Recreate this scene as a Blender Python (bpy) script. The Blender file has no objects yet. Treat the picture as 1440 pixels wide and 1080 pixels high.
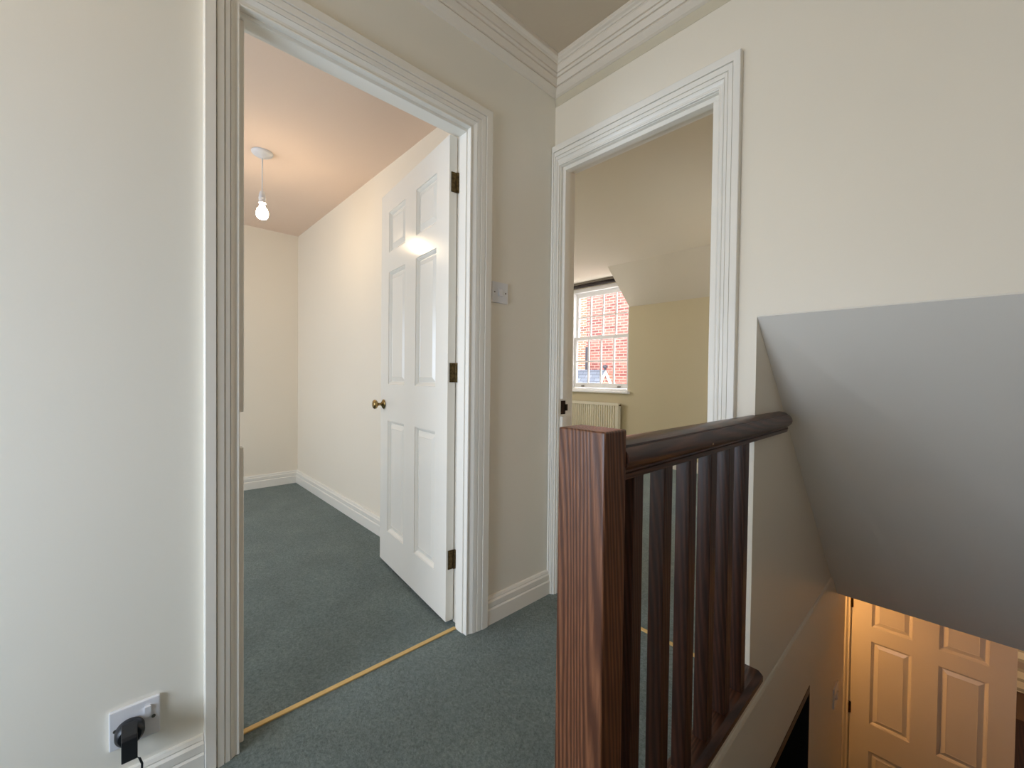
import bpy, bmesh, math, random
from mathutils import Vector, Matrix
random.seed(7)
C = bpy.context.scene.collection
PI = math.pi

# ------------------------------------------------------------------ materials
def new_mat(name):
    m = bpy.data.materials.new(name); m.use_nodes = True
    nt = m.node_tree
    b = nt.nodes['Principled BSDF']
    return m, nt, b

def srgb(r, g, b):
    f = lambda c: (c/255/12.92) if c/255 <= 0.04045 else ((c/255+0.055)/1.055)**2.4
    return (f(r), f(g), f(b), 1)

def paint(name, col, rough=0.5, bump=0.02, scale=120, var=0.03, spec=0.5, vscale=1.2):
    m, nt, b = new_mat(name)
    N, L = nt.nodes, nt.links
    tc = N.new('ShaderNodeTexCoord')
    n1 = N.new('ShaderNodeTexNoise'); n1.inputs['Scale'].default_value = vscale; n1.inputs['Detail'].default_value = 3
    L.new(tc.outputs['Object'], n1.inputs['Vector'])
    mx = N.new('ShaderNodeMix'); mx.data_type = 'RGBA'
    mx.inputs[6].default_value = tuple(c*(1-var) for c in col[:3])+(1,)
    mx.inputs[7].default_value = tuple(min(1, c*(1+var)) for c in col[:3])+(1,)
    L.new(n1.outputs['Fac'], mx.inputs[0]); L.new(mx.outputs[2], b.inputs['Base Color'])
    b.inputs['Roughness'].default_value = rough
    b.inputs['Specular IOR Level'].default_value = spec
    if bump:
        n2 = N.new('ShaderNodeTexNoise'); n2.inputs['Scale'].default_value = scale; n2.inputs['Detail'].default_value = 4
        L.new(tc.outputs['Object'], n2.inputs['Vector'])
        bp = N.new('ShaderNodeBump'); bp.inputs['Strength'].default_value = bump; bp.inputs['Distance'].default_value = 0.01
        L.new(n2.outputs['Fac'], bp.inputs['Height']); L.new(bp.outputs['Normal'], b.inputs['Normal'])
    return m

def carpet_mat(name, c1, c2):
    m, nt, b = new_mat(name); N, L = nt.nodes, nt.links
    tc = N.new('ShaderNodeTexCoord')
    n1 = N.new('ShaderNodeTexNoise'); n1.inputs['Scale'].default_value = 130; n1.inputs['Detail'].default_value = 6; n1.inputs['Roughness'].default_value = 0.75
    n2 = N.new('ShaderNodeTexNoise'); n2.inputs['Scale'].default_value = 5; n2.inputs['Detail'].default_value = 4
    L.new(tc.outputs['Object'], n1.inputs['Vector']); L.new(tc.outputs['Object'], n2.inputs['Vector'])
    r1 = N.new('ShaderNodeValToRGB'); r1.color_ramp.elements[0].position = 0.3; r1.color_ramp.elements[1].position = 0.72
    r1.color_ramp.elements[0].color = c1; r1.color_ramp.elements[1].color = c2
    L.new(n1.outputs['Fac'], r1.inputs['Fac'])
    r2 = N.new('ShaderNodeValToRGB'); r2.color_ramp.elements[0].position = 0.3; r2.color_ramp.elements[1].position = 0.7
    r2.color_ramp.elements[0].color = (0.82, 0.82, 0.82, 1); r2.color_ramp.elements[1].color = (1.08, 1.08, 1.08, 1)
    L.new(n2.outputs['Fac'], r2.inputs['Fac'])
    mx = N.new('ShaderNodeMix'); mx.data_type = 'RGBA'; mx.blend_type = 'MULTIPLY'; mx.inputs[0].default_value = 1
    L.new(r1.outputs['Color'], mx.inputs[6]); L.new(r2.outputs['Color'], mx.inputs[7])
    L.new(mx.outputs[2], b.inputs['Base Color'])
    b.inputs['Roughness'].default_value = 1; b.inputs['Specular IOR Level'].default_value = 0.1
    b.inputs['Sheen Weight'].default_value = 0.25; b.inputs['Sheen Roughness'].default_value = 0.6
    bp = N.new('ShaderNodeBump'); bp.inputs['Strength'].default_value = 0.9; bp.inputs['Distance'].default_value = 0.012
    L.new(n1.outputs['Fac'], bp.inputs['Height']); L.new(bp.outputs['Normal'], b.inputs['Normal'])
    return m

def wood_mat(name, dark, light, axis='Z', rough=0.38, freq=55):
    m, nt, b = new_mat(name); N, L = nt.nodes, nt.links
    tc = N.new('ShaderNodeTexCoord'); mp = N.new('ShaderNodeMapping')
    s = {'X': (0.06, 1, 1), 'Y': (1, 0.06, 1), 'Z': (1, 1, 0.06)}[axis]
    mp.inputs['Scale'].default_value = s
    L.new(tc.outputs['Object'], mp.inputs['Vector'])
    nz = N.new('ShaderNodeTexNoise'); nz.inputs['Scale'].default_value = 9; nz.inputs['Detail'].default_value = 2
    L.new(mp.outputs['Vector'], nz.inputs['Vector'])
    vm = N.new('ShaderNodeVectorMath'); vm.operation = 'SCALE'; vm.inputs['Scale'].default_value = 0.075
    L.new(nz.outputs['Color'], vm.inputs[0])
    va = N.new('ShaderNodeVectorMath'); va.operation = 'ADD'
    L.new(mp.outputs['Vector'], va.inputs[0]); L.new(vm.outputs['Vector'], va.inputs[1])
    wv = N.new('ShaderNodeTexWave'); wv.wave_type = 'BANDS'; wv.bands_direction = 'DIAGONAL'
    wv.inputs['Scale'].default_value = freq; wv.inputs['Distortion'].default_value = 2.5; wv.inputs['Detail'].default_value = 3
    L.new(va.outputs['Vector'], wv.inputs['Vector'])
    n2 = N.new('ShaderNodeTexNoise'); n2.inputs['Scale'].default_value = 260; n2.inputs['Detail'].default_value = 4
    L.new(mp.outputs['Vector'], n2.inputs['Vector'])
    mth = N.new('ShaderNodeMath'); mth.operation = 'MULTIPLY'
    L.new(wv.outputs['Fac'], mth.inputs[0]); L.new(n2.outputs['Fac'], mth.inputs[1])
    rp = N.new('ShaderNodeValToRGB'); rp.color_ramp.elements[0].position = 0.05; rp.color_ramp.elements[1].position = 0.6
    rp.color_ramp.elements[0].color = dark; rp.color_ramp.elements[1].color = light
    L.new(mth.outputs[0], rp.inputs['Fac'])
    L.new(rp.outputs['Color'], b.inputs['Base Color'])
    b.inputs['Roughness'].default_value = rough
    bp = N.new('ShaderNodeBump'); bp.inputs['Strength'].default_value = 0.12; bp.inputs['Distance'].default_value = 0.004
    L.new(mth.outputs[0], bp.inputs['Height']); L.new(bp.outputs['Normal'], b.inputs['Normal'])
    return m

def metal(name, col, rough=0.3, spots=0.0):
    m, nt, b = new_mat(name); N, L = nt.nodes, nt.links
    b.inputs['Metallic'].default_value = 1; b.inputs['Roughness'].default_value = rough
    tc = N.new('ShaderNodeTexCoord'); n = N.new('ShaderNodeTexNoise'); n.inputs['Scale'].default_value = 90; n.inputs['Detail'].default_value = 4
    L.new(tc.outputs['Object'], n.inputs['Vector'])
    rp = N.new('ShaderNodeValToRGB'); rp.color_ramp.elements[0].position = 0.35; rp.color_ramp.elements[1].position = 0.65
    rp.color_ramp.elements[0].color = tuple(c*(1-spots) for c in col[:3])+(1,); rp.color_ramp.elements[1].color = col
    L.new(n.outputs['Fac'], rp.inputs['Fac']); L.new(rp.outputs['Color'], b.inputs['Base Color'])
    return m

def emit(name, col, strength):
    m, nt, b = new_mat(name)
    b.inputs['Base Color'].default_value = col
    b.inputs['Emission Color'].default_value = col; b.inputs['Emission Strength'].default_value = strength
    return m

def brick_mat(name, c1, c2, mortar, scale=1.0, axis='XZ'):
    m, nt, b = new_mat(name); N, L = nt.nodes, nt.links
    tc = N.new('ShaderNodeTexCoord'); sp = N.new('ShaderNodeSeparateXYZ'); cb = N.new('ShaderNodeCombineXYZ')
    L.new(tc.outputs['Object'], sp.inputs[0])
    L.new(sp.outputs['X' if axis == 'XZ' else 'Y'], cb.inputs['X']); L.new(sp.outputs['Z'], cb.inputs['Y'])
    br = N.new('ShaderNodeTexBrick')
    br.inputs['Color1'].default_value = c1; br.inputs['Color2'].default_value = c2; br.inputs['Mortar'].default_value = mortar
    br.inputs['Scale'].default_value = scale; br.inputs['Brick Width'].default_value = 0.225; br.inputs['Row Height'].default_value = 0.075
    br.inputs['Mortar Size'].default_value = 0.012; br.inputs['Bias'].default_value = 0.25
    L.new(cb.outputs[0], br.inputs['Vector'])
    # every so often a burnt, dark header
    sc = N.new('ShaderNodeVectorMath'); sc.operation = 'MULTIPLY'; sc.inputs[1].default_value = (3.1, 13.3333, 1)
    L.new(cb.outputs[0], sc.inputs[0])
    fl = N.new('ShaderNodeVectorMath'); fl.operation = 'FLOOR'; L.new(sc.outputs[0], fl.inputs[0])
    wn = N.new('ShaderNodeTexWhiteNoise'); L.new(fl.outputs[0], wn.inputs['Vector'])
    gt = N.new('ShaderNodeMath'); gt.operation = 'GREATER_THAN'; gt.inputs[1].default_value = 0.72; L.new(wn.outputs['Value'], gt.inputs[0])
    mt = N.new('ShaderNodeMath'); mt.operation = 'SUBTRACT'; mt.inputs[0].default_value = 1.0; L.new(br.outputs['Fac'], mt.inputs[1])
    mm = N.new('ShaderNodeMath'); mm.operation = 'MULTIPLY'; L.new(gt.outputs[0], mm.inputs[0]); L.new(mt.outputs[0], mm.inputs[1])
    mx = N.new('ShaderNodeMix'); mx.data_type = 'RGBA'
    m2 = N.new('ShaderNodeMath'); m2.operation = 'MULTIPLY'; m2.inputs[1].default_value = 0.7; L.new(mm.outputs[0], m2.inputs[0])
    L.new(m2.outputs[0], mx.inputs[0]); L.new(br.outputs['Color'], mx.inputs[6]); mx.inputs[7].default_value = (0.16, 0.07, 0.07, 1)
    L.new(mx.outputs[2], b.inputs['Base Color'])
    b.inputs['Roughness'].default_value = 0.9
    return m

def slate_mat(name):
    m, nt, b = new_mat(name); N, L = nt.nodes, nt.links
    tc = N.new('ShaderNodeTexCoord'); sp = N.new('ShaderNodeSeparateXYZ'); cb = N.new('ShaderNodeCombineXYZ')
    L.new(tc.outputs['Object'], sp.inputs[0]); L.new(sp.outputs['X'], cb.inputs['X']); L.new(sp.outputs['Z'], cb.inputs['Y'])
    br = N.new('ShaderNodeTexBrick')
    br.inputs['Color1'].default_value = srgb(128, 134, 146); br.inputs['Color2'].default_value = srgb(98, 104, 118); br.inputs['Mortar'].default_value = srgb(70, 74, 86)
    br.inputs['Scale'].default_value = 1; br.inputs['Brick Width'].default_value = 0.2; br.inputs['Row Height'].default_value = 0.08; br.inputs['Mortar Size'].default_value = 0.006
    L.new(cb.outputs[0], br.inputs['Vector']); L.new(br.outputs['Color'], b.inputs['Base Color']); b.inputs['Roughness'].default_value = 0.7
    return m

M = {}
M['wall'] = paint('cream_wall_paint', srgb(234, 225, 207), 0.42, 0.02, 90)
M['wall_left'] = paint('daylight_tinted_cream_paint', srgb(235, 230, 217), 0.34, 0.02, 90)  # same cream paint, made more neutral to put cool daylight into its colour
M['wall_band'] = paint('darker_cream_band', srgb(206, 196, 172), 0.6, 0.03, 90)  # darker cream for the strip below the right hand cornice
M['wall_bounce_cut'] = paint('bounce_cut_wall_paint', srgb(172, 162, 150), 0.6, 0.03, 90)  # unseen right wall made darker to reduce light bounced onto the stair wall
M['wall_study'] = paint('warm_cream_wall_paint', srgb(239, 229, 211), 0.6, 0.05, 90)
M['wall_bed'] = paint('deep_cream_wall_paint', srgb(210, 199, 166), 0.7, 0.05, 90)
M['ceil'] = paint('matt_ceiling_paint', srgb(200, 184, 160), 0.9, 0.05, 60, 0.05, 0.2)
M['ceil_study'] = paint('pinkish_ceiling_paint', srgb(236, 213, 194), 0.9, 0.05, 60, 0.02, 0.2)
M['ceil_bed'] = paint('bedroom_ceiling_paint', srgb(222, 214, 196), 0.85, 0.03, 60, 0.02, 0.2)
M['soffit'] = paint('white_soffit_paint', srgb(236, 230, 219), 0.7, 0.04, 70, 0.02, 0.3)
M['gloss'] = paint('white_gloss_paint', srgb(237, 232, 221), 0.28, 0.02, 40, 0.02)
M['gloss_door'] = paint('white_satin_door_paint', srgb(239, 234, 223), 0.22, 0.015, 60, 0.01)
M['stained'] = paint('cornice_paint', srgb(224, 213, 196), 0.5, 0.03, 60, 0.03)
M['carpet'] = carpet_mat('green_carpet', srgb(62, 80, 77), srgb(142, 157, 151))
M['wood'] = wood_mat('dark_stained_pine', srgb(78, 44, 26), srgb(128, 82, 54), 'Z')
M['wood_y'] = wood_mat('dark_stained_pine_rail', srgb(60, 35, 23), srgb(96, 60, 42), 'Y', 0.33)
M['wood_dark'] = wood_mat('dark_stained_pine_baluster', srgb(52, 29, 20), srgb(80, 47, 33), 'Z')
M['wood_lintel'] = wood_mat('near_black_stained_wood', srgb(40, 22, 16), srgb(70, 42, 32), 'Y')
M['brass'] = metal('aged_brass', srgb(176, 148, 96), 0.25, 0.5)
M['bronze'] = metal('tarnished_hinge_brass', srgb(110, 92, 62), 0.4, 0.6)
M['black_iron'] = metal('blackened_strike_metal', srgb(50, 42, 34), 0.5, 0.4)
M['gold'] = paint('gold_threshold_trim', srgb(214, 178, 112), 0.4, 0.05, 60, 0.12, 0.5, 20)
M['plastic'] = paint('white_plastic', srgb(224, 224, 226), 0.3, 0, 1, 0.0)
M['black'] = paint('black_plastic', srgb(22, 23, 26), 0.4, 0.02, 200, 0.05)
M['screw'] = metal('steel_screw', srgb(120, 116, 108), 0.4, 0.3)
M['rad'] = paint('cream_radiator_enamel', srgb(232, 225, 202), 0.4, 0, 1, 0.01)
M['upvc'] = paint('white_window_paint', srgb(244, 244, 242), 0.35, 0, 1, 0.0)
M['blind'] = paint('dark_blind_fabric', srgb(46, 36, 32), 0.7, 0.05, 200, 0.05)
M['blind_rail'] = paint('grey_brown_rail', srgb(120, 112, 100), 0.5, 0, 1, 0.02)
M['brick'] = brick_mat('hazed_red_brickwork', srgb(206, 124, 112), srgb(190, 102, 94), srgb(208, 160, 150))  # pale, low-contrast bricks put overexposure and haze into the colour
M['brick2'] = brick_mat('orange_brickwork', srgb(216, 150, 122), srgb(202, 132, 108), srgb(222, 200, 186))
M['gable'] = brick_mat('darker_gable_brickwork', srgb(176, 120, 98), srgb(158, 100, 84), srgb(182, 150, 136))  # gable infill darker than the other brick so the barge boards show
M['slate'] = slate_mat('blue_grey_slates')
M['grey'] = paint('dark_grey_pipe', srgb(70, 70, 80), 0.5, 0, 1, 0.02)
M['ground'] = paint('pale_paving', srgb(160, 155, 148), 0.9, 0.1, 30, 0.1)
M['tile'] = brick_mat('pale_tiles', srgb(236, 222, 198), srgb(232, 216, 190), srgb(176, 160, 138)); 
M['dark'] = paint('painted_dark_void', srgb(14, 11, 10), 0.9, 0.02, 50, 0.05)  # near-black colour paints in the darkness of the opening
M['filler'] = paint('pale_wood_filler', srgb(150, 128, 108), 0.6, 0, 1, 0.05)
M['bulb'] = emit('glowing_bulb_glass', (1.0, 0.76, 0.49, 1), 90)

def glass_mat():
    m, nt, b = new_mat('window_glass')
    b.inputs['Base Color'].default_value = (1, 1, 1, 1); b.inputs['Roughness'].default_value = 0
    b.inputs['Transmission Weight'].default_value = 1; b.inputs['IOR'].default_value = 1.0
    b.inputs['Specular IOR Level'].default_value = 0.3
    return m
M['glass'] = glass_mat()

# ------------------------------------------------------------------ mesh helpers
def link(name, bm, mat, parent=None, smooth=False, bevel=0, seg=2):
    if bevel:
        bmesh.ops.bevel(bm, geom=bm.edges[:], offset=bevel, segments=seg, affect='EDGES', profile=0.6, clamp_overlap=True)
    bmesh.ops.recalc_face_normals(bm, faces=bm.faces)
    me = bpy.data.meshes.new(name); bm.to_mesh(me); bm.free()
    mats = mat if isinstance(mat, (list, tuple)) else [mat]
    for k in mats: me.materials.append(k)
    if smooth:
        for p in me.polygons: p.use_smooth = True
    o = bpy.data.objects.new(name, me); C.objects.link(o)
    if smooth:
        md = o.modifiers.new('edges', 'EDGE_SPLIT'); md.split_angle = math.radians(38)
    if parent: o.parent = parent
    return o

def tag(o, label, cat, group=None, kind=None):
    o['label'] = label; o['category'] = cat
    if group: o['group'] = group
    if kind: o['kind'] = kind
    return o
def struct(o, label, cat): return tag(o, label, cat, None, 'structure')

def box(bm, x0, x1, y0, y1, z0, z1):
    v = [bm.verts.new(p) for p in ((x0,y0,z0),(x1,y0,z0),(x1,y1,z0),(x0,y1,z0),(x0,y0,z1),(x1,y0,z1),(x1,y1,z1),(x0,y1,z1))]
    for f in ((0,3,2,1),(4,5,6,7),(0,1,5,4),(1,2,6,5),(2,3,7,6),(3,0,4,7)): bm.faces.new([v[i] for i in f])
def boxes(*bs):
    bm = bmesh.new()
    for b in bs: box(bm, *b)
    return bm
def loft(bm, rings, closed=True, cap=True):
    vs = [[bm.verts.new(p) for p in r] for r in rings]
    n = len(rings[0])
    for a, b in zip(vs[:-1], vs[1:]):
        for i in range(n if closed else n-1):
            j = (i+1) % n
            try: bm.faces.new((a[i], a[j], b[j], b[i]))
            except ValueError: pass
    if cap and closed:
        bm.faces.new(vs[0]); bm.faces.new(vs[-1][::-1])
    return vs
def lathe(bm, prof, origin, axis, n=24):
    """prof = [(distance along axis, radius)]"""
    axis = Vector(axis).normalized(); o = Vector(origin)
    t = axis.orthogonal().normalized(); s = axis.cross(t)
    rings = [[o + axis*a + (t*math.cos(2*PI*k/n) + s*math.sin(2*PI*k/n))*max(r, 1e-4) for k in range(n)] for a, r in prof]
    loft(bm, rings)
def tube(bm, pts, r, n=10):
    pts = [Vector(p) for p in pts]; rings = []
    for i, p in enumerate(pts):
        d = (pts[min(i+1, len(pts)-1)] - pts[max(i-1, 0)]).normalized()
        t = d.orthogonal().normalized(); s = d.cross(t)
        rings.append([p + (t*math.cos(2*PI*k/n) + s*math.sin(2*PI*k/n))*r for k in range(n)])
    loft(bm, rings)

# ------------------------------------------------------------------ camera (level with eye at 1 unit above the landing carpet)
YAW, PITCH, ROLL, FPX = 0.818309757, -0.0167712714, 0.0116817104, 580.8487
fw = Vector((-math.sin(YAW)*math.cos(PITCH), math.cos(YAW)*math.cos(PITCH), math.sin(PITCH)))
r0 = Vector((math.cos(YAW), math.sin(YAW), 0)); u0 = r0.cross(fw)
rr = r0*math.cos(ROLL) + u0*math.sin(ROLL); uu = -r0*math.sin(ROLL) + u0*math.cos(ROLL)
cd = bpy.data.cameras.new('camera'); cam = bpy.data.objects.new('camera', cd); C.objects.link(cam)
cd.sensor_fit = 'HORIZONTAL'; cd.sensor_width = 36; cd.lens = 36*FPX/1440; cd.clip_start = 0.02
mw = Matrix((( rr.x, uu.x, -fw.x, 0), (rr.y, uu.y, -fw.y, 0), (rr.z, uu.z, -fw.z, 1.0), (0, 0, 0, 1)))
cam.matrix_world = mw
bpy.context.scene.camera = cam

# ------------------------------------------------------------------ dimensions
XW, YW = -1.29, 1.465          # landing faces of the two walls that meet in the corner
XR, YN = 0.52, -1.5            # right and near walls of the landing
ZC = 2.405                     # landing ceiling
XS = -0.43                     # stairwell side wall
WT = 0.10
LOW = -2.36                    # lower hall floor
# opening of door one (in wall_left)
A0, A1, AH = 0.222, 0.985, 1.968
# opening of door two (in wall_far)
B0, B1, BH = -1.25, -0.56, 1.970
FZ = -0.012                    # finished carpet level

# ------------------------------------------------------------------ room shell
struct(link('wall_left', boxes((XW-WT, XW, -1.8, A0-0.02, FZ, ZC), (XW-WT, XW, A1+0.02, YW+WT, FZ, ZC), (XW-WT, XW, A0-0.02, A1+0.02, AH+0.02, ZC)), M['wall_left']),
       'cream landing wall on the left with the open doorway and socket', 'wall')
struct(link('wall_far', boxes((XW, B0-0.02, YW, YW+WT, FZ, ZC), (B1+0.02, XS, YW, YW+WT, FZ, ZC), (B0-0.02, B1+0.02, YW, YW+WT, BH+0.02, ZC),
                               (XS, XR, YW, YW+WT, 1.204, ZC)), M['wall']),
       'cream wall on the right holding the second doorway, running over the stairs', 'wall')
struct(link('wall_near', boxes((XW-WT, XR+WT, YN-WT, YN, LOW, ZC)), M['wall']), 'cream landing wall behind the viewer', 'wall')
struct(link('wall_right', boxes((XR, XR+WT, YN, 3.9, LOW, ZC)), M['wall_bounce_cut']), 'stairwell wall out of view, painted darker to cut bounced light', 'wall')
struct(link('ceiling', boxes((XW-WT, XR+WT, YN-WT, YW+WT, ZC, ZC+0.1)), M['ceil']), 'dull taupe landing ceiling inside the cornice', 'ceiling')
# landing floor
struct(link('floor', boxes((-1.346, XS-0.002, YN, YW+0.048, -0.2, FZ), (XS-0.002, XR, YN, 0.58, -0.2, FZ)), M['carpet']), 'green carpet on the landing in front of both doorways', 'floor')
# stairwell side wall: upper face, slightly proud lower face with a rounded ledge, dark opening under the landing
bm = boxes((XS-0.12, XS, YW+WT, 3.2, -0.06, 2.45), (XS-0.12, XS, YW, YW+WT, -0.06, -0.013))
box(bm, XS-0.002, XS, 0.646, YW, -0.056, FZ)
struct(link('wall_stairs', bm, M['wall']), 'beige side wall going down beside the stairs', 'wall')
bm = bmesh.new()
def lowseg(y0, y1, z0, z1, lip):
    f = XS+0.007
    if lip:
        prof = [(XS-0.12, z0), (f, z0), (f, z1-0.014), (f-0.003, z1-0.005), (XS-0.004, z1), (XS-0.12, z1)]
    else:
        prof = [(XS-0.12, z0), (f, z0), (f, z1), (XS-0.12, z1)]
    loft(bm, [[(p[0], y0, p[1]) for p in prof], [(p[0], y1, p[1]) for p in prof]])
lowseg(0.2, 3.2, -0.40, -0.055, True)
lowseg(2.285, 3.2, LOW, -0.40, False)
struct(link('wall_stairs_lower', bm, M['wall']), 'lower beige stair wall below the thin ledge, cut by a dark opening', 'wall')
struct(link('trim_1', boxes((XS-0.13, XS+0.009, 0.2, 2.287, -0.430, -0.398)), M['wood_lintel']), 'dark brown edge along the top of the black opening beside the stairs', 'trim')
struct(link('trim_11', boxes((XS-.13, XS+.009, 2.272, 2.288, LOW, -.430)), M['dark']), 'added black strip painting darkness onto the upright edge of the opening', 'trim')  # added strip covers the bright jamb with painted darkness
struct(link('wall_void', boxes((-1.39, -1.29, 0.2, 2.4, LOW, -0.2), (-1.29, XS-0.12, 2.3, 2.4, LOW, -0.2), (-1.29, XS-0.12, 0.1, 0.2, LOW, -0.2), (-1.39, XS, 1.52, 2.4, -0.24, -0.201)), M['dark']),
       'inside of the dark opening beside the stairs, its darkness painted black', 'wall')
# sloping soffit over the stairs
bm = bmesh.new()
pr = [(1.4651, 1.2), (2.92, -0.195), (3.02, -0.195), (3.02, 0.05), (1.57, 1.42)]
loft(bm, [[(XS, y, z) for y, z in pr], [(XR, y, z) for y, z in pr]])
struct(link('ceiling_soffit', bm, M['soffit']), 'smooth grey sloping ceiling over the stairs', 'ceiling')
# lower hall
struct(link('floor_lower', boxes((-2.0, XR+WT, 0.1, 6.0, LOW-0.1, LOW)), M['carpet']), 'carpeted floor of the lower hall at the stair foot', 'floor')
struct(link('ceiling_lower', boxes((-2.0, XR, 3.0, 5.6, -0.15, -0.05), (XR, 1.2, 3.9, 5.6, -0.15, -0.05), (-2.0, XS-.12, 2.3, 3.0, -0.22, -0.201)), M['ceil']), 'ceiling of the lower hall behind the sloping soffit', 'ceiling')
struct(link('wall_lower', boxes((-2.0, -0.466, 3.8, 3.9, LOW, -0.15), (-0.466, 0.36, 3.8, 3.9, LOW+2.0, -0.15), (0.36, XR, 3.8, 3.9, LOW, -0.15), (-2.0, -1.9, 2.4, 3.8, LOW, -0.15), (-2.0, -1.29, 2.3, 2.4, LOW, -0.201)), M['wall']),
       'lower hall wall around the warm lit door', 'wall')
struct(link('wall_lower_room', boxes((-0.6, 1.2, 5.0, 5.1, LOW, -0.15), (1.1, 1.2, 3.9, 5.0, LOW, -0.15), (-0.7, -0.6, 3.9, 5.1, LOW, -0.15), (XR+WT, 1.1, 3.8, 3.9, LOW, -0.15)), M['tile']), 'pale tiled wall seen in the slit beside the lower door', 'wall')
bm = boxes((0.15, 1.0, 4.6, 4.98, LOW, -1.395)); box(bm, 0.13, 1.02, 4.58, 4.99, -1.395, -1.366)
tag(link('wooden_cabinet', bm, wood_mat('brown_cabinet_wood', srgb(62, 36, 20), srgb(84, 50, 28), 'Z')), 'brown wooden cabinet glimpsed past the right edge of the lower door', 'cabinet')
# flight of stairs (carpeted), its top nosing at the newel
bm = bmesh.new(); nst = 11; rise = -LOW/nst; going = 0.235
pts = [(0.6, -0.002)]
for k in range(nst):
    y = 0.6 + going*k
    pts += [(y, -rise*(k+1)+0.0)]
    if k < nst-1: pts += [(y+going, -rise*(k+1))]
pts = pts + [(0.6, LOW)] if False else pts
poly = [(0.6, -0.002)]
for k in range(nst-1):
    y = 0.6+going*k
    poly += [(y, -rise*(k+1)), (y+going, -rise*(k+1))]
poly += [(0.6+going*(nst-1), LOW), (0.6, LOW)]
loft(bm, [[(XS+0.012, y, z) for y, z in poly[1:]], [(XR-0.005, y, z) for y, z in poly[1:]]])
struct(link('stairs', bm, M['carpet']), 'carpeted flight going down beside the balustrade', 'stairs')

# small room behind the open door
RX, RY, RZ = -4.205, 1.182, 2.288
struct(link('floor', boxes((RX-0.1, -1.346, -1.7, RY+0.1, -0.2, FZ)), M['carpet']), 'green carpet in the small room beyond the open panelled door', 'floor')
struct(link('wall_back', boxes((RX-0.1, RX, -1.7, RY+0.1, 0, RZ+0.13)), M['wall_study']), 'cream end wall of the small room behind the bare bulb', 'wall')
struct(link('wall_side', boxes((RX, XW-WT, RY, RY+0.1, 0, RZ+0.13)), M['wall_study']), 'cream wall of the small room running behind the open door', 'wall')
struct(link('wall_window_side', boxes((RX-0.1, XW-WT, -1.8, -1.7, 0, RZ+0.13)), M['wall_study']), 'window wall of the small room, out of view to the left', 'wall')
struct(link('ceiling', boxes((RX-0.1, XW-WT, -1.8, RY, RZ, RZ+0.1)), M['ceil_study']), 'peach tinted ceiling of the small room with the bare bulb', 'ceiling')

# bedroom behind the second doorway
BX0, BYF, BZ = -4.3, 4.49, 2.27
struct(link('floor', boxes((BX0, XS-0.12, YW+0.048, BYF+0.1, -0.2, FZ)), M['carpet']), 'green carpet in the bedroom with the window', 'floor')
WX0, WX1, WZ0, WZ1 = -3.63, -2.722, 0.84, 2.2
struct(link('wall_window', boxes((BX0, WX0, BYF, BYF+0.12, 0, 2.4), (WX1, XS-0.12, BYF, BYF+0.12, 0, 2.4), (WX0, WX1, BYF, BYF+0.12, 0, WZ0), (WX0, WX1, BYF, BYF+0.12, WZ1, 2.4)), M['wall_bed']),
       'deep cream bedroom wall around the sash window', 'wall')
struct(link('wall_bedroom_left', boxes((BX0-0.1, BX0, YW+WT, BYF+0.12, 0, 2.4)), M['wall_bed']), 'left wall of the bedroom, out of view', 'wall')
struct(link('wall_bedroom_near', boxes((BX0, XW-WT, YW, YW+WT, 0, 2.4)), M['wall_bed']), 'bedroom wall on the near side', 'wall')
struct(link('ceiling', boxes((BX0-0.1, XS-0.12, YW+WT, BYF+0.12, BZ, BZ+0.1)), M['ceil_bed']), 'flat bedroom ceiling running into the window dormer', 'ceiling')
bm = bmesh.new()
for x0, x1 in ((WX1+0.004, XS-0.12), (BX0, WX0-0.05)):
    tri = [(BYF, 1.872), (4.017, BZ), (BYF, BZ)]
    loft(bm, [[(x0, y, z) for y, z in tri], [(x1, y, z) for y, z in tri]])
struct(link('ceiling_slope', bm, M['ceil_bed']), 'sloping bedroom ceiling cut away beside the dormer window', 'ceiling')

# ------------------------------------------------------------------ mouldings
ARCH = [(0,-.0125),(0,.009),(.03,.0105),(.08,.0088),(.15,.0095),(.22,.013),(.265,.0158),(.27,.0125),(.285,.0125),(.29,.0165),(.43,.018),(.437,.014),(.455,.014),(.462,.0195),(.655,.021),(.662,.015),(.685,.015),(.692,.0235),(.975,.0235),(1,.0215),(1,0),(.15,0),(.15,-.0125)]
def architrave(name, mapf, u0, u1, zt, wl, wr, wt, label, clip_left=None, mat=None, base=-0.012):
    """mapf(u, z, t) -> 3D point; opening from u0 to u1, head at zt"""
    bm = bmesh.new()
    R = [[], [], [], []]
    for s, t in ARCH:
        a, b = u0 - s*wl, u1 + s*wr
        if clip_left is not None: a = max(a, clip_left)
        R[0].append(mapf(a, base, t)); R[1].append(mapf(a, zt+s*wt, t)); R[2].append(mapf(b, zt+s*wt, t)); R[3].append(mapf(b, base, t))
    loft(bm, R)
    return struct(link(name, bm, mat or M['gloss']), label, 'architrave')
architrave('trim_2', lambda u, z, t: (XW+t, u, z), 0.2195, 0.968, 1.955, 0.0765, 0.101, 0.094, 'white moulded architrave round the open doorway on the left')
architrave('trim_3', lambda u, z, t: (u, YW-t, z), -1.2535, -0.5565, 1.972, 0.035, 0.0705, 0.091, 'white moulded architrave round the right hand doorway', clip_left=XW)
def linings(name, parts, label):
    return struct(link(name, boxes(*parts), M['gloss'], bevel=0.0015, seg=1), label, 'door frame')
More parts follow.
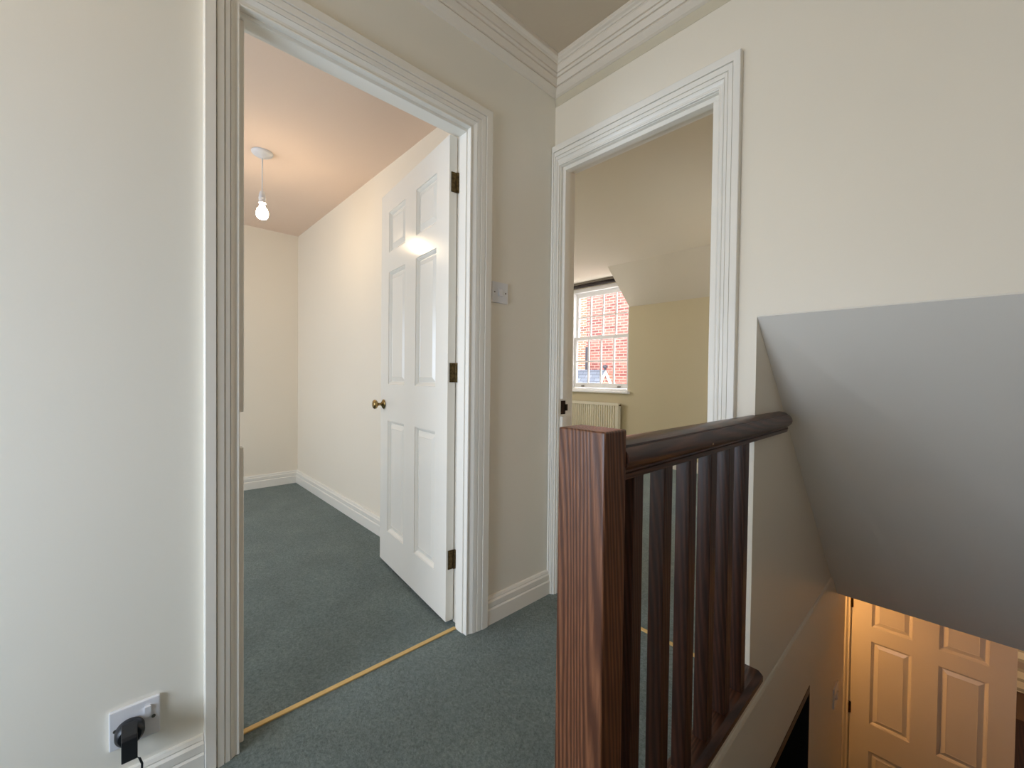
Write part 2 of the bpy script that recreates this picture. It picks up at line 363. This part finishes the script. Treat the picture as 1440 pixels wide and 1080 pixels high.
# doorway one: lining boards and stops (the left stop is cut away at the lock)
o = linings('trim_4', [
    (XW-WT-.004, XW-.0115, A0-.02, A0, FZ, AH), (XW-WT-.004, XW-.0115, A1, A1+.02, FZ, AH), (XW-WT-.004, XW-.0115, A0-.02, A1+.02, AH, AH+.02),
    (-1.346, XW-.0115, .963, A1, FZ, AH-.024), (-1.346, XW-.0115, A0, A1, AH-.024, AH),
    (-1.346, -1.316, A0, .2352, FZ, .80), (-1.346, -1.316, A0, .2352, .897, AH-.024)], 'white door lining and stops of the left doorway')
# doorway two
o = linings('trim_5', [
    (B0-.02, B0, YW-.001, YW+WT+.004, FZ, BH), (B1, B1+.02, YW-.001, YW+WT+.004, FZ, BH), (B0-.02, B1+.02, YW-.001, YW+WT+.004, BH, BH+.02),
    (B0, B0+.016, 1.478, 1.511, FZ, .82), (B0, B0+.016, 1.478, 1.511, .90, 1.952),
    (B1-.023, B1, 1.478, 1.511, FZ, 1.952), (B0, B1, 1.478, 1.511, 1.952, BH)], 'white door lining and stops of the right hand doorway')
bm = boxes((B0-.0005, B0+.003, 1.484, 1.514, .829, .892)); box(bm, B0, B0+.006, 1.514, 1.527, .845, .875)
link('strike_plate', bm, M['black_iron'], o)

# skirting boards
SK = [(0,0),(.019,0),(.019,.058),(.015,.064),(.017,.068),(.017,.088),(.011,.094),(.012,.098),(.008,.107),(0,.108)]
def skirting(name, p0, p1, nrm, label, h=0.108, mat=None, m0=0, m1=0):
    bm = bmesh.new(); p0, p1, nrm = Vector(p0), Vector(p1), Vector(nrm); d = (p1-p0).normalized()
    k = h/0.108
    loft(bm, [[p0 + nrm*t + d*(t*m0) + Vector((0,0,z*k+FZ)) for t, z in SK], [p1 + nrm*t - d*(t*m1) + Vector((0,0,z*k+FZ)) for t, z in SK]])
    return struct(link(name, bm, mat or M['gloss']), label, 'skirting board')
skirting('baseboard_left', (XW, YN, 0), (XW, .142, 0), (1,0,0), 'white moulded skirting board under the socket', .096)
skirting('baseboard_corner', (XW, 1.0695, 0), (XW, YW-.018, 0), (1,0,0), 'short white skirting board between the two doorways', .110)
skirting('baseboard_back', (RX, -1.7, 0), (RX, RY, 0), (1,0,0), 'cream skirting board along the end wall of the small room', .116, m1=1)
skirting('baseboard_side', (RX, RY, 0), (XW-WT-.01, RY, 0), (0,-1,0), 'white skirting board running behind the open panelled door', .116, m0=1)
skirting('baseboard_window', (BX0, BYF, 0), (XS-.12, BYF, 0), (0,-1,0), 'white skirting board under the bedroom radiator', .116)

# cornice
CO = [(0,2.405),(.092,2.405),(.091,2.392),(.087,2.389),(.078,2.386),(.074,2.382),(.0695,2.381),(.0705,2.374),(.062,2.355),(.055,2.3545),(.0585,2.3505),(.053,2.343),(.046,2.3425),(.0495,2.3385),(.038,2.318),(.0305,2.3175),(.034,2.312),(.031,2.309),(.014,2.297),(.004,2.293),(0,2.293)]
for nm, p0, p1, nrm, m0, m1, lab in (('trim_6', (XW, YN, 0), (XW, YW, 0), (1,0,0), 0, 1, 'stepped plaster cornice above the left doorway'),
                              ('trim_7', (XW, YW, 0), (XR, YW, 0), (0,-1,0), 1, 0, 'stepped plaster cornice above the right hand doorway')):
    bm = bmesh.new(); p0, p1, nrm = Vector(p0), Vector(p1), Vector(nrm); d = (p1-p0).normalized()
    loft(bm, [[p0 + nrm*t + d*(t*m0) + Vector((0,0,z)) for t, z in CO], [p1 + nrm*t - d*(t*m1) + Vector((0,0,z)) for t, z in CO]])
    struct(link(nm, bm, M['stained']), lab, 'cornice')
struct(link('trim_8', boxes((XW+.002, XR, YW-.002, YW, 2.2535, 2.293)), M['wall_band']), 'narrow darker band just under the right hand cornice', 'paint band')

# threshold strips
def strip(pts0, pts1, lab):
    pass
bm = boxes((-1.356, -1.339, A0+.001, A1-.02, FZ, FZ+.005))
tag(link('threshold_strip', bm, M['gold'], bevel=.0015), 'gold carpet trim across the left doorway', 'carpet trim', 'gold carpet trims in the doorways')
bm = boxes((B0+.001, B1-.001, 1.508, 1.525, FZ, FZ+.005))
tag(link('threshold_strip', bm, M['gold'], bevel=.0015), 'gold carpet trim seen between the balusters in the right hand doorway', 'carpet trim', 'gold carpet trims in the doorways')

# ------------------------------------------------------------------ panelled doors
PU = ((.107, .311), (.434, .645)); PZ = ((.175, .762), (.952, 1.537), (1.640, 1.849)); DW, DH, DT = .752, 1.959, .034
def panel_mesh(bm, u0, u1, z0, z1, y, sgn):
    steps = ((0, 0), (.0015, .0035), (.004, .004), (.012, .0105), (.014, .0135), (.018, .0135), (.040, .0045), (.042, .0055))
    rings = []
    for i, dpt in steps:
        yy = y + sgn*dpt
        rings.append([(u0+i, yy, z0+i), (u1-i, yy, z0+i), (u1-i, yy, z1-i), (u0+i, yy, z1-i)])
    vs = loft(bm, rings, True, False); bm.faces.new(vs[-1])
def door(name, label, hinge, ang, with_knob=True, mirrored=False):
    """leaf runs from the hinge edge (u=0) to the free edge; front face at local y=0, thickness towards +y"""
    bm = bmesh.new()
    us = sorted({0, DW, *[a for p in PU for a in p]}); zs = sorted({0, DH, *[a for p in PZ for a in p]})
    for yy in (0, DT):
        for i in range(len(us)-1):
            for j in range(len(zs)-1):
                if any(abs(us[i]-p[0])<1e-6 for p in PU) and any(abs(zs[j]-p[0])<1e-6 for p in PZ): continue
                bm.faces.new([bm.verts.new(q) for q in ((us[i],yy,zs[j]),(us[i+1],yy,zs[j]),(us[i+1],yy,zs[j+1]),(us[i],yy,zs[j+1]))])
    for a, b in (((0,0),(0,DH)), ((DW,0),(DW,DH))):
        bm.faces.new([bm.verts.new(q) for q in ((a[0],0,0),(a[0],DT,0),(a[0],DT,DH),(a[0],0,DH))])
    for zz in (0, DH):
        bm.faces.new([bm.verts.new(q) for q in ((0,0,zz),(DW,0,zz),(DW,DT,zz),(0,DT,zz))])
    bmesh.ops.remove_doubles(bm, verts=bm.verts, dist=1e-5)
    root = link(name, bm, M['gloss_door'])
    struct(root, label, 'door')
    root.location = hinge; root.rotation_euler = (0, 0, ang)
    for p in PU:
        for q in PZ:
            b = bmesh.new()
            panel_mesh(b, p[0], p[1], q[0], q[1], 0, 1); panel_mesh(b, p[0], p[1], q[0], q[1], DT, -1)
            link('panel', b, M['gloss_door'], root)
    return root
# local +x must run along the leaf, local +y away from the visible face
ua = math.atan2(.074, -.749)                      # leaf one, standing open into the small room
d1 = door('door_1', 'white six panel door with brass knob standing open into the small room', (-1.388, .945, .003), ua)
# local y for that angle points to -y; flip the leaf so the thickness is behind the visible face
d1.scale = (1, -1, 1)
kn = bmesh.new(); lathe(kn, [(0,.0),(0,.024),(.004,.0255),(.007,.022),(.010,.016),(.014,.012)], (.703, 0, .844), (0,-1,0), 24)
rose = link('knob_rose', kn, M['brass'], d1, True)
kn = bmesh.new(); lathe(kn, [(.012,.010),(.018,.0075),(.028,.0072),(.034,.010),(.038,.018),(.044,.0235),(.051,.0245),(.057,.021),(.060,.014),(.061,0)], (.703, 0, .844), (0,-1,0), 24)
link('door_knob', kn, M['brass'], d1, True)
for z0, z1 in ((1.736, 1.815), (.973, 1.051), (.212, .289)):
    b = boxes((-.0035, 0, .008, .032, z0, z1))
    tube(b, [(-.005, .034, z0), (-.005, .034, z1)], .0045)
    box(b, -.009, -.002, .0345, .0395, z0, z1)
    link('hinge', b, M['bronze'], d1)
# lower hall door, facing the stairs
d3 = door('door_2', 'cream six panel door in warm light at the foot of the stairs', (-.462, 3.8, LOW+.006), 0)
for z0, z1 in ((1.736, 1.815), (.973, 1.051), (.212, .289)):
    b = boxes((-.012, .006, -.003, 0.0, z0, z1)); tube(b, [(-.004, -.005, z0), (-.004, -.005, z1)], .005)
    link('hinge', b, M['bronze'], d3)
architrave('trim_9', lambda u, z, t: (u, 3.8-t, LOW+z), -.470, .42, 2.0, .07, .07, .07, 'warm lit white frame left of the lower hall door', base=0)

# ------------------------------------------------------------------ balustrade
bal = bpy.data.objects.new('balustrade', None); C.objects.link(bal); bal.location = (-.44, .61, 0)
tag(bal, 'dark stained wooden balustrade with square newel post beside the stairs', 'balustrade')
def badd(name, bm, mat, smooth=False, bevel=0, seg=2):
    bm.transform(Matrix.Translation((.44, -.61, 0))); return link(name, bm, mat, bal, smooth, bevel, seg)
badd('newel_post', boxes((-.4925, -.3915, .579, .646, -.19, .910)), M['wood'], bevel=.0045, seg=3)
prof = [(-.402,.816),(-.400,.827),(-.4035,.8285),(-.4035,.832),(-.397,.836),(-.3885,.845),(-.3855,.855),(-.3885,.866),(-.3965,.8755),(-.4005,.8755),(-.4015,.879),(-.410,.8845),(-.422,.887)]
full = prof + [(-.86-x, z) for x, z in prof[::-1]]
half = prof + [(-.4295, .8875), (-.4295, .816)]
bm = bmesh.new(); loft(bm, [[(x, y, z) for x, z in full] for y in (.646, 1.05, YW)])
def sc_ring(k, y): return [(-.4295+(x+.4295)*k, y, .85+(z-.85)*(0.72+0.28*k)) for x, z in half]
loft(bm, [sc_ring(1, YW-.001), sc_ring(1, 1.715), sc_ring(.93, 1.738), sc_ring(.75, 1.757), sc_ring(.45, 1.770), sc_ring(.08, 1.776)])
rail = badd('handrail', bm, M['wood_y'], True)
for y, z, r in ((1.02, .846, .0028), (1.56, .852, .003), (1.742, .856, .003)):
    b = bmesh.new(); lathe(b, [(0, r), (.0025, r), (.0032, 0)], (-.3885 if y < 1.7 else -.4, y, z), (1, 0, 0), 10)
    b.transform(Matrix.Translation((.44, -.61, 0))); link('screw_plug', b, M['filler'], rail)
# base rail with chamfered edges
prof = [(-.391,.050),(-.391,.066),(-.3985,.0735),(-.405,.0785),(-.450,.0785),(-.457,.072),(-.457,.050)]
bm = bmesh.new(); loft(bm, [[(x, .646, z) for x, z in prof], [(x, YW, z) for x, z in prof]])
half2 = [(max(x, XS+.0005), z) for x, z in prof[:4]] + [(XS+.0005, .0785), (XS+.0005, .050)]
bse = badd('base_rail', bm, M['wood_y'])
for k in range(6):
    y = .703 + .1229*k
    badd('baluster', boxes((-.4435, -.4095, y, y+.036, .078, .824)), M['wood_dark'], bevel=.002, seg=2)
# plaster upstand that carries the base rail
struct(link('trim_10', boxes((XS-.024, XS, .646, YW, FZ, .050)), M['wall']), 'narrow beige upstand under the balustrade base rail', 'upstand')

# ------------------------------------------------------------------ electrical fittings
def plate_mesh(bm, x0, x1, a0, a1, z0, z1): box(bm, x0, x1, a0, a1, z0, z1)
so = bpy.data.objects.new('wall_socket', None); C.objects.link(so); so.location = (XW, .0145, .187)
tag(so, 'white switched wall socket low on the left wall with a black adaptor in it', 'socket')
P = lambda bm: (bm.transform(Matrix.Translation((-XW, -.0145, -.187))), bm)[1]
link('face_plate', P(boxes((XW, XW+.0095, -.0295, .0585, .143, .231))), M['plastic'], so, bevel=.0022, seg=2)
b = bmesh.new(); loft(b, [[(XW+.0095, .0305, .191), (XW+.0095, .0415, .191), (XW+.0095, .0415, .217), (XW+.0095, .0305, .217)],
                          [(XW+.0125, .0305, .191), (XW+.0125, .0415, .191), (XW+.0160, .0415, .217), (XW+.0160, .0305, .217)]])
link('rocker', P(b), M['plastic'], so)
for y in (.0465, -.0195):
    b = bmesh.new(); lathe(b, [(0, .0038), (.0012, .0038), (.0016, .001)], (XW+.0094, y, .187), (1,0,0), 12); link('screw', P(b), M['screw'], so)
ad = bpy.data.objects.new('power_adaptor', None); C.objects.link(ad); ad.location = (XW+.0105, .005, .186)
tag(ad, 'black plug in adaptor with a thin cable hanging from the wall socket', 'adaptor')
P = lambda bm: (bm.transform(Matrix.Translation((-XW-.0105, -.005, -.186))), bm)[1]
b = bmesh.new(); lathe(b, [(0, .0245), (.002, .026), (.020, .026), (.026, .0235), (.029, .020)], (XW+.0105, .005, .180), (1,0,0), 32)
link('plug_body', P(b), M['black'], ad, True)
b = bmesh.new()
side = [(XW+.030, .208), (-1.214, .205), (-1.210, .200), (-1.211, .152), (-1.250, .128), (XW+.030, .150)]
loft(b, [[(x, -.009, z) for x, z in side], [(x, .0175, z) for x, z in side]])
link('transformer_block', P(b), M['black'], ad, bevel=.0018)
b = bmesh.new(); tube(b, [(-1.232, .015, .142), (-1.226, .021, .138), (-1.224, .025, .125), (-1.226, .024, .10), (-1.235, .022, .06), (-1.24, .02, .02), (-1.22, -.02, .006), (-1.2, -.12, .004)], .0022)
link('cable', P(b), M['black'], ad, True)

def light_switch(name, label, mapf, yc, zc, s=1.0):
    r = bpy.data.objects.new(name, None); C.objects.link(r); r.location = mapf(0, 0, 0); tag(r, label, 'light switch')
    inv = Matrix.Translation(-Vector(mapf(0, 0, 0)))
    def mk(nm, rings, mat, bev=0):
        b = bmesh.new(); loft(b, [[mapf(*p) for p in g] for g in rings]); b.transform(inv); return link(nm, b, mat, r, bevel=bev)
    h = .0425*s
    rect = lambda a, z0, z1, t: [(-a, z0, t), (a, z0, t), (a, z1, t), (-a, z1, t)]
    mk('face_plate', [rect(h, -h, h, 0), rect(h, -h, h, .0085)], M['plastic'], .0018)
    mk('rocker_surround', [rect(.0125, -.0165, .0165, .0085), rect(.0125, -.0165, .0165, .0095)], M['plastic'])
    mk('rocker', [rect(.0095, -.0135, .0135, .0095), [(-.0095, -.0135, .0150), (.0095, -.0135, .0150), (.0095, .0135, .0105), (-.0095, .0135, .0105)]], M['plastic'])
    for a in (-.030, .030):
        b = bmesh.new(); c0 = mapf(a, 0, .0085); c1 = mapf(a, 0, .010)
        lathe(b, [(0, .0032), (.0010, .0032), (.0013, .001)], c0, Vector(c1)-Vector(c0), 12); b.transform(inv); link('screw', b, M['screw'], r)
    return r
light_switch('light_switch', 'white rocker light switch on the wall between the two doorways', lambda a, z, t: (XW+t, 1.1275+a, 1.3465+z), 0, 0)
light_switch('light_switch', 'pale light switch on the stair wall left of the lower door', lambda a, z, t: (XS+.007+t, 2.925+a*1.4, -.772+z*1.25), 0, 0, 1.0)

# bare bulb pendant in the small room
LX, LY = -2.77, .585
pl = bpy.data.objects.new('pendant_light', None); C.objects.link(pl); pl.location = (LX, LY, RZ)
tag(pl, 'bare lit bulb hanging on a short white cord from the ceiling', 'pendant light')
b = bmesh.new(); lathe(b, [(0,.056),(.006,.056),(.014,.050),(.021,.040),(.026,.020),(.034,.008),(.036,.004)], (0,0,0), (0,0,-1), 32); link('ceiling_rose', b, M['plastic'], pl, True)
b = bmesh.new(); tube(b, [(0,0,-.034), (.001,0,-.12), (0,0,-.230)], .0035); link('cord', b, M['plastic'], pl, True)
b = bmesh.new(); lathe(b, [(.205,.006),(.209,.012),(.225,.0165),(.243,.018),(.2445,.0195),(.250,.0195),(.2515,.018),(.268,.0175),(.270,.0195),(.275,.0195),(.277,.014)], (0,0,-.018), (0,0,-1), 24); link('lamp_holder', b, M['plastic'], pl, True)
b = bmesh.new(); lathe(b, [(.275,.012),(.288,.0135),(.300,.018),(.312,.026),(.326,.0305),(.338,.0315),(.350,.0295),(.360,.024),(.366,.015),(.369,.002)], (0,0,-.018), (0,0,-1), 24); link('light_bulb', b, M['bulb'], pl, True)

# ------------------------------------------------------------------ bedroom window, blind, radiator
win = bpy.data.objects.new('window_1', None); C.objects.link(win); win.location = (WX0, BYF+.05, WZ0)
struct(win, 'white multi pane sash window looking onto red brickwork', 'window')
P = lambda bm: (bm.transform(Matrix.Translation((-WX0, -BYF-.05, -WZ0))), bm)[1]
Y1, Y2 = BYF+.028, BYF+.066
link('window_frame', P(boxes((WX0+.001, WX0+.055, BYF+.004, BYF+.11, WZ0+.001, WZ1-.001), (WX1-.012, WX1-.001, BYF+.004, BYF+.11, WZ0+.001, WZ1-.001), (WX0+.055, WX1-.012, BYF+.004, BYF+.11, WZ1-.05, WZ1-.001), (WX0+.055, WX1-.012, BYF+.004, BYF+.11, WZ0+.001, WZ0+.028))), M['upvc'], win)
def sash(y0, z0, z1, bot, top, nm):
    x0, x1 = WX0+.058, WX1-.014
    st = .034
    f = [(x0, x0+st, y0, y0+.034, z0, z1), (x1-st*.6, x1, y0, y0+.034, z0, z1), (x0+st, x1-st*.6, y0, y0+.034, z0, z0+bot), (x0+st, x1-st*.6, y0, y0+.034, z1-top, z1)]
    s = link(nm, P(boxes(*f)), M['upvc'], win)
    gx0, gx1, gz0, gz1 = x0+st, x1-st*.6, z0+bot, z1-top
    bars = [(gx0+(gx1-gx0)*k/4-.009, gx0+(gx1-gx0)*k/4+.009, y0+.006, y0+.028, gz0, gz1) for k in (1, 2, 3)]
    zm = (gz0+gz1)/2
    bars.append((gx0, gx1, y0+.007, y0+.027, zm-.009, zm+.009))
    link('glazing_bars', P(boxes(*bars)), M['upvc'], s)
    for i in range(4):
        for j in range(2):
            w, h = (gx1-gx0)/4, (gz1-gz0)/2
            link('pane', P(boxes((gx0+w*i, gx0+w*(i+1), y0+.016, y0+.018, gz0+h*j, gz0+h*(j+1)))), M['glass'], s)
    return s
top_s = sash(Y2, 1.51, WZ1-.052, .042, .055, 'upper_sash')
low_s = sash(Y1, WZ0+.03, 1.552, .062, .042, 'lower_sash')
for x in (-3.42, -2.86):
    b = boxes((x-.022, x+.022, Y1-.012, Y1, WZ0+.045, WZ0+.06)); box(b, x-.008, x+.012, Y1-.03, Y1-.012, WZ0+.045, WZ0+.053); link('sash_lift', P(b), M['screw'], low_s)
b = boxes((-3.20, -3.12, Y1-.0, Y1+.03, 1.552, 1.562)); link('sash_catch', P(b), M['plastic'], low_s)
b = bmesh.new(); pf = [(BYF-.05, .812), (BYF-.055, .818), (BYF-.055, .832), (BYF-.05, .838), (BYF+.012, .840), (BYF+.012, .812)]
loft(b, [[(WX0-.03, y, z) for y, z in pf], [(WX1+.03, y, z) for y, z in pf]]); link('window_sill', P(b), M['upvc'], win)
bl = bpy.data.objects.new('roller_blind', None); C.objects.link(bl); bl.location = (WX0, BYF-.03, 2.23); tag(bl, 'dark rolled up blind fixed above the bedroom window', 'blind')
b = boxes((0, WX1-WX0-.012, -.03, .028, .014, .036)); link('head_rail', b, M['blind_rail'], bl)
b = bmesh.new(); lathe(b, [(0,.022),(WX1-WX0-.014,.022)], (.001, 0, -.008), (1,0,0), 20); link('rolled_fabric', b, M['blind'], bl, True)

ra = bpy.data.objects.new('radiator', None); C.objects.link(ra); ra.location = (-3.15, BYF-.02, .13)
tag(ra, 'cream ribbed panel radiator on the wall under the sash window', 'radiator')
P = lambda bm: (bm.transform(Matrix.Translation((3.15, -BYF+.02, -.13))), bm)[1]
rx0, rx1, rz0, rz1, ry = -3.62, -2.80, .16, .692, BYF-.085
b = bmesh.new(); pr = []; n = 23
for k in range(n):
    x = rx0+.02 + (rx1-rx0-.04)*k/n; w = (rx1-rx0-.04)/n
    pr += [(x, ry+.016), (x+w*.22, ry+.016), (x+w*.36, ry), (x+w*.86, ry)]
pr = [(rx0, ry+.017), (rx0+.004, ry)] + pr + [(rx1-.02, ry), (rx1-.004, ry), (rx1, ry+.017), (rx1, ry+.03), (rx0, ry+.03)]
loft(b, [[(x, y, rz0+.03) for x, y in pr], [(x, y, rz1-.035) for x, y in pr]])
link('ribbed_panel', P(b), M['rad'], ra)
link('top_grille', P(boxes((rx0-.001, rx1+.001, ry-.002, BYF-.03, rz1-.034, rz1))), M['rad'], ra, bevel=.003)
link('bottom_edge', P(boxes((rx0, rx1, ry, ry+.03, rz0, rz0+.029))), M['rad'], ra, bevel=.003)
link('side_panel', P(boxes((rx1-.002, rx1+.002, ry+.031, BYF-.03, rz0, rz1-.036))), M['rad'], ra)
for xx in (rx0+.1, rx1-.14): link('wall_bracket', P(boxes((xx, xx+.04, ry+.032, BYF-.0005, .3, .5))), M['rad'], ra)
for xx in (rx0+.05, rx1-.05):
    b = bmesh.new(); tube(b, [(xx, ry+.02, rz0+.004), (xx, ry+.02, .06), (xx, ry+.02, FZ)], .0075); link('pipe', P(b), M['plastic'], ra, True)
    b = bmesh.new(); lathe(b, [(0,.012),(.03,.014),(.04,.012)], (xx, ry+.02, .10), (0,0,1), 14); link('valve', P(b), M['screw'], ra, True)
b = bmesh.new(); lathe(b, [(0,.008),(.012,.008),(.013,.012),(.022,.012),(.024,0)], (rx1+.002, ry+.02, rz1-.022), (1,0,0), 14); link('bleed_plug', P(b), M['bronze'], ra, True)

# ------------------------------------------------------------------ outside: brick building, slate roofed outbuilding
bg = bpy.data.objects.new('brick_building', None); C.objects.link(bg); bg.location = (-5, 9.5, -3)
tag(bg, 'tall red brick building filling the bedroom window view', 'building')
P = lambda bm: (bm.transform(Matrix.Translation((5, -9.5, 3))), bm)[1]
link('front_wall', P(boxes((-7.1, 2, 9.5, 13, -3, 14))), M['brick'], bg)
link('set_back_wall', P(boxes((-14, -7.101, 10.6, 13, -3, 14))), M['brick2'], bg)
b = bmesh.new(); tube(b, [(-7.0, 9.43, -3), (-7.0, 9.43, 1.86)], .06); link('downpipe', P(b), M['grey'], bg, True)
ob = bpy.data.objects.new('outbuilding', None); C.objects.link(ob); ob.location = (-6, 8.6, -3)
tag(ob, 'low outbuilding with grey slate roof and white gable below the brick wall', 'outbuilding')
P = lambda bm: (bm.transform(Matrix.Translation((6, -8.6, 3))), bm)[1]
link('wall', P(boxes((-9, -5.62, 8.05, 8.42, -3, .74))), M['brick2'], ob)
b = bmesh.new(); pf = [(7.98, .78), (8.24, 1.20), (8.5, .8), (8.5, .76), (8.24, 1.16), (7.98, .74)]
loft(b, [[(-9.1, y, z) for y, z in pf], [(-5.60, y, z) for y, z in pf]]); link('slate_roof', P(b), M['slate'], ob)
b = bmesh.new(); gp = [(-5.56, .80), (-5.24, .80), (-5.40, 1.12)]
loft(b, [[(x, 7.99, z) for x, z in gp], [(x, 8.2, z) for x, z in gp]]); link('gable', P(b), M['gable'], ob)
for s in (-1, 1):
    b = bmesh.new(); x0 = -5.40
    q = [(x0, 1.175), (x0+s*.20, .80), (x0+s*.15, .80), (x0, 1.085)]
    loft(b, [[(x, 7.95, z) for x, z in q], [(x, 7.985, z) for x, z in q]]); link('barge_board', P(b), M['upvc'], ob)
b = boxes((-5.56, -5.24, 7.95, 7.985, .775, .80)); link('gable_tie', P(b), M['upvc'], ob)
b = bmesh.new(); lathe(b, [(0,.03),(.05,.03),(.06,.06),(.12,.06),(.13,.03),(.14,0)], (-5.60, 8.24, 1.18), (0,0,1), 12); link('ridge_finial', P(b), M['grey'], ob)
struct(link('floor', boxes((-16, 6, 4.7, 14, -3.1, -3)), M['ground']), 'paved ground outside the window', 'ground')

# ------------------------------------------------------------------ light
w = bpy.data.worlds.new('world'); bpy.context.scene.world = w; w.use_nodes = True
bgn = w.node_tree.nodes['Background']; bgn.inputs['Color'].default_value = (0.80, 0.90, 1.0, 1); bgn.inputs['Strength'].default_value = 2.2
def lamp(name, kind, loc, energy, col=(1,1,1), aim=None, size=None, size_y=None, **kw):
    d = bpy.data.lights.new(name, kind); d.energy = energy; d.color = col
    if kind == 'AREA':
        d.shape = 'RECTANGLE'; d.size = size; d.size_y = size_y or size
    elif kind == 'POINT': d.shadow_soft_size = size or .05
    o = bpy.data.objects.new(name, d); C.objects.link(o); o.location = loc
    if aim is not None:
        o.rotation_euler = (Vector(aim)-Vector(loc)).to_track_quat('-Z', 'Y').to_euler()
    for k, v in kw.items(): setattr(d, k, v)
    return o
lamp('sun', 'SUN', (0, 0, 10), 5.0, (1, .95, .88), aim=(-3.0, 6.0, 4.6))
lamp('landing_window_light', 'AREA', (-.72, YN+.05, .85), 35, (.66, .80, 1), aim=(-.72, 3, .9), size=.9, size_y=.9)
lamp('landing_warm_fill', 'POINT', (-.92, -.9, 2.22), 9, (1, .80, .56), size=.15)  # added warm fill near the ceiling, placed to favour the far wall
lamp('small_room_window_light', 'AREA', (-2.7, -1.66, 1.1), 40, (.68, .81, 1), aim=(-2.7, 2, .8), size=1.3, size_y=1.1)
lamp('bedroom_window_light', 'AREA', (-3.18, BYF+1.9, 3.35), 1700, (.97, .96, 1), aim=(-3.1, 3.6, .9), size=1.6, size_y=1.4)
lamp('bedroom_side_fill', 'AREA', (-4.25, 2.9, 1.35), 21, (.98, .97, 1), aim=(-1, 3.2, 1.1), size=1.0, size_y=1.1)  # added fill hidden to the left, brightens the bedroom
lamp('lower_hall_light', 'POINT', (-.80, 3.35, -.45), 15, (1, .47, .14), size=.06)
lamp('lower_room_light', 'POINT', (.3, 4.4, -.5), 8, (1, .85, .65), size=.08)

sc = bpy.context.scene
sc.view_settings.view_transform = 'AgX' if False else 'Standard'
sc.view_settings.look = 'None'
sc.view_settings.exposure = 0.0
sc.cycles.max_bounces = 10; sc.cycles.diffuse_bounces = 6; sc.cycles.transparent_max_bounces = 12
sc.cycles.use_denoising = True
sc.cycles.sample_clamp_indirect = 6
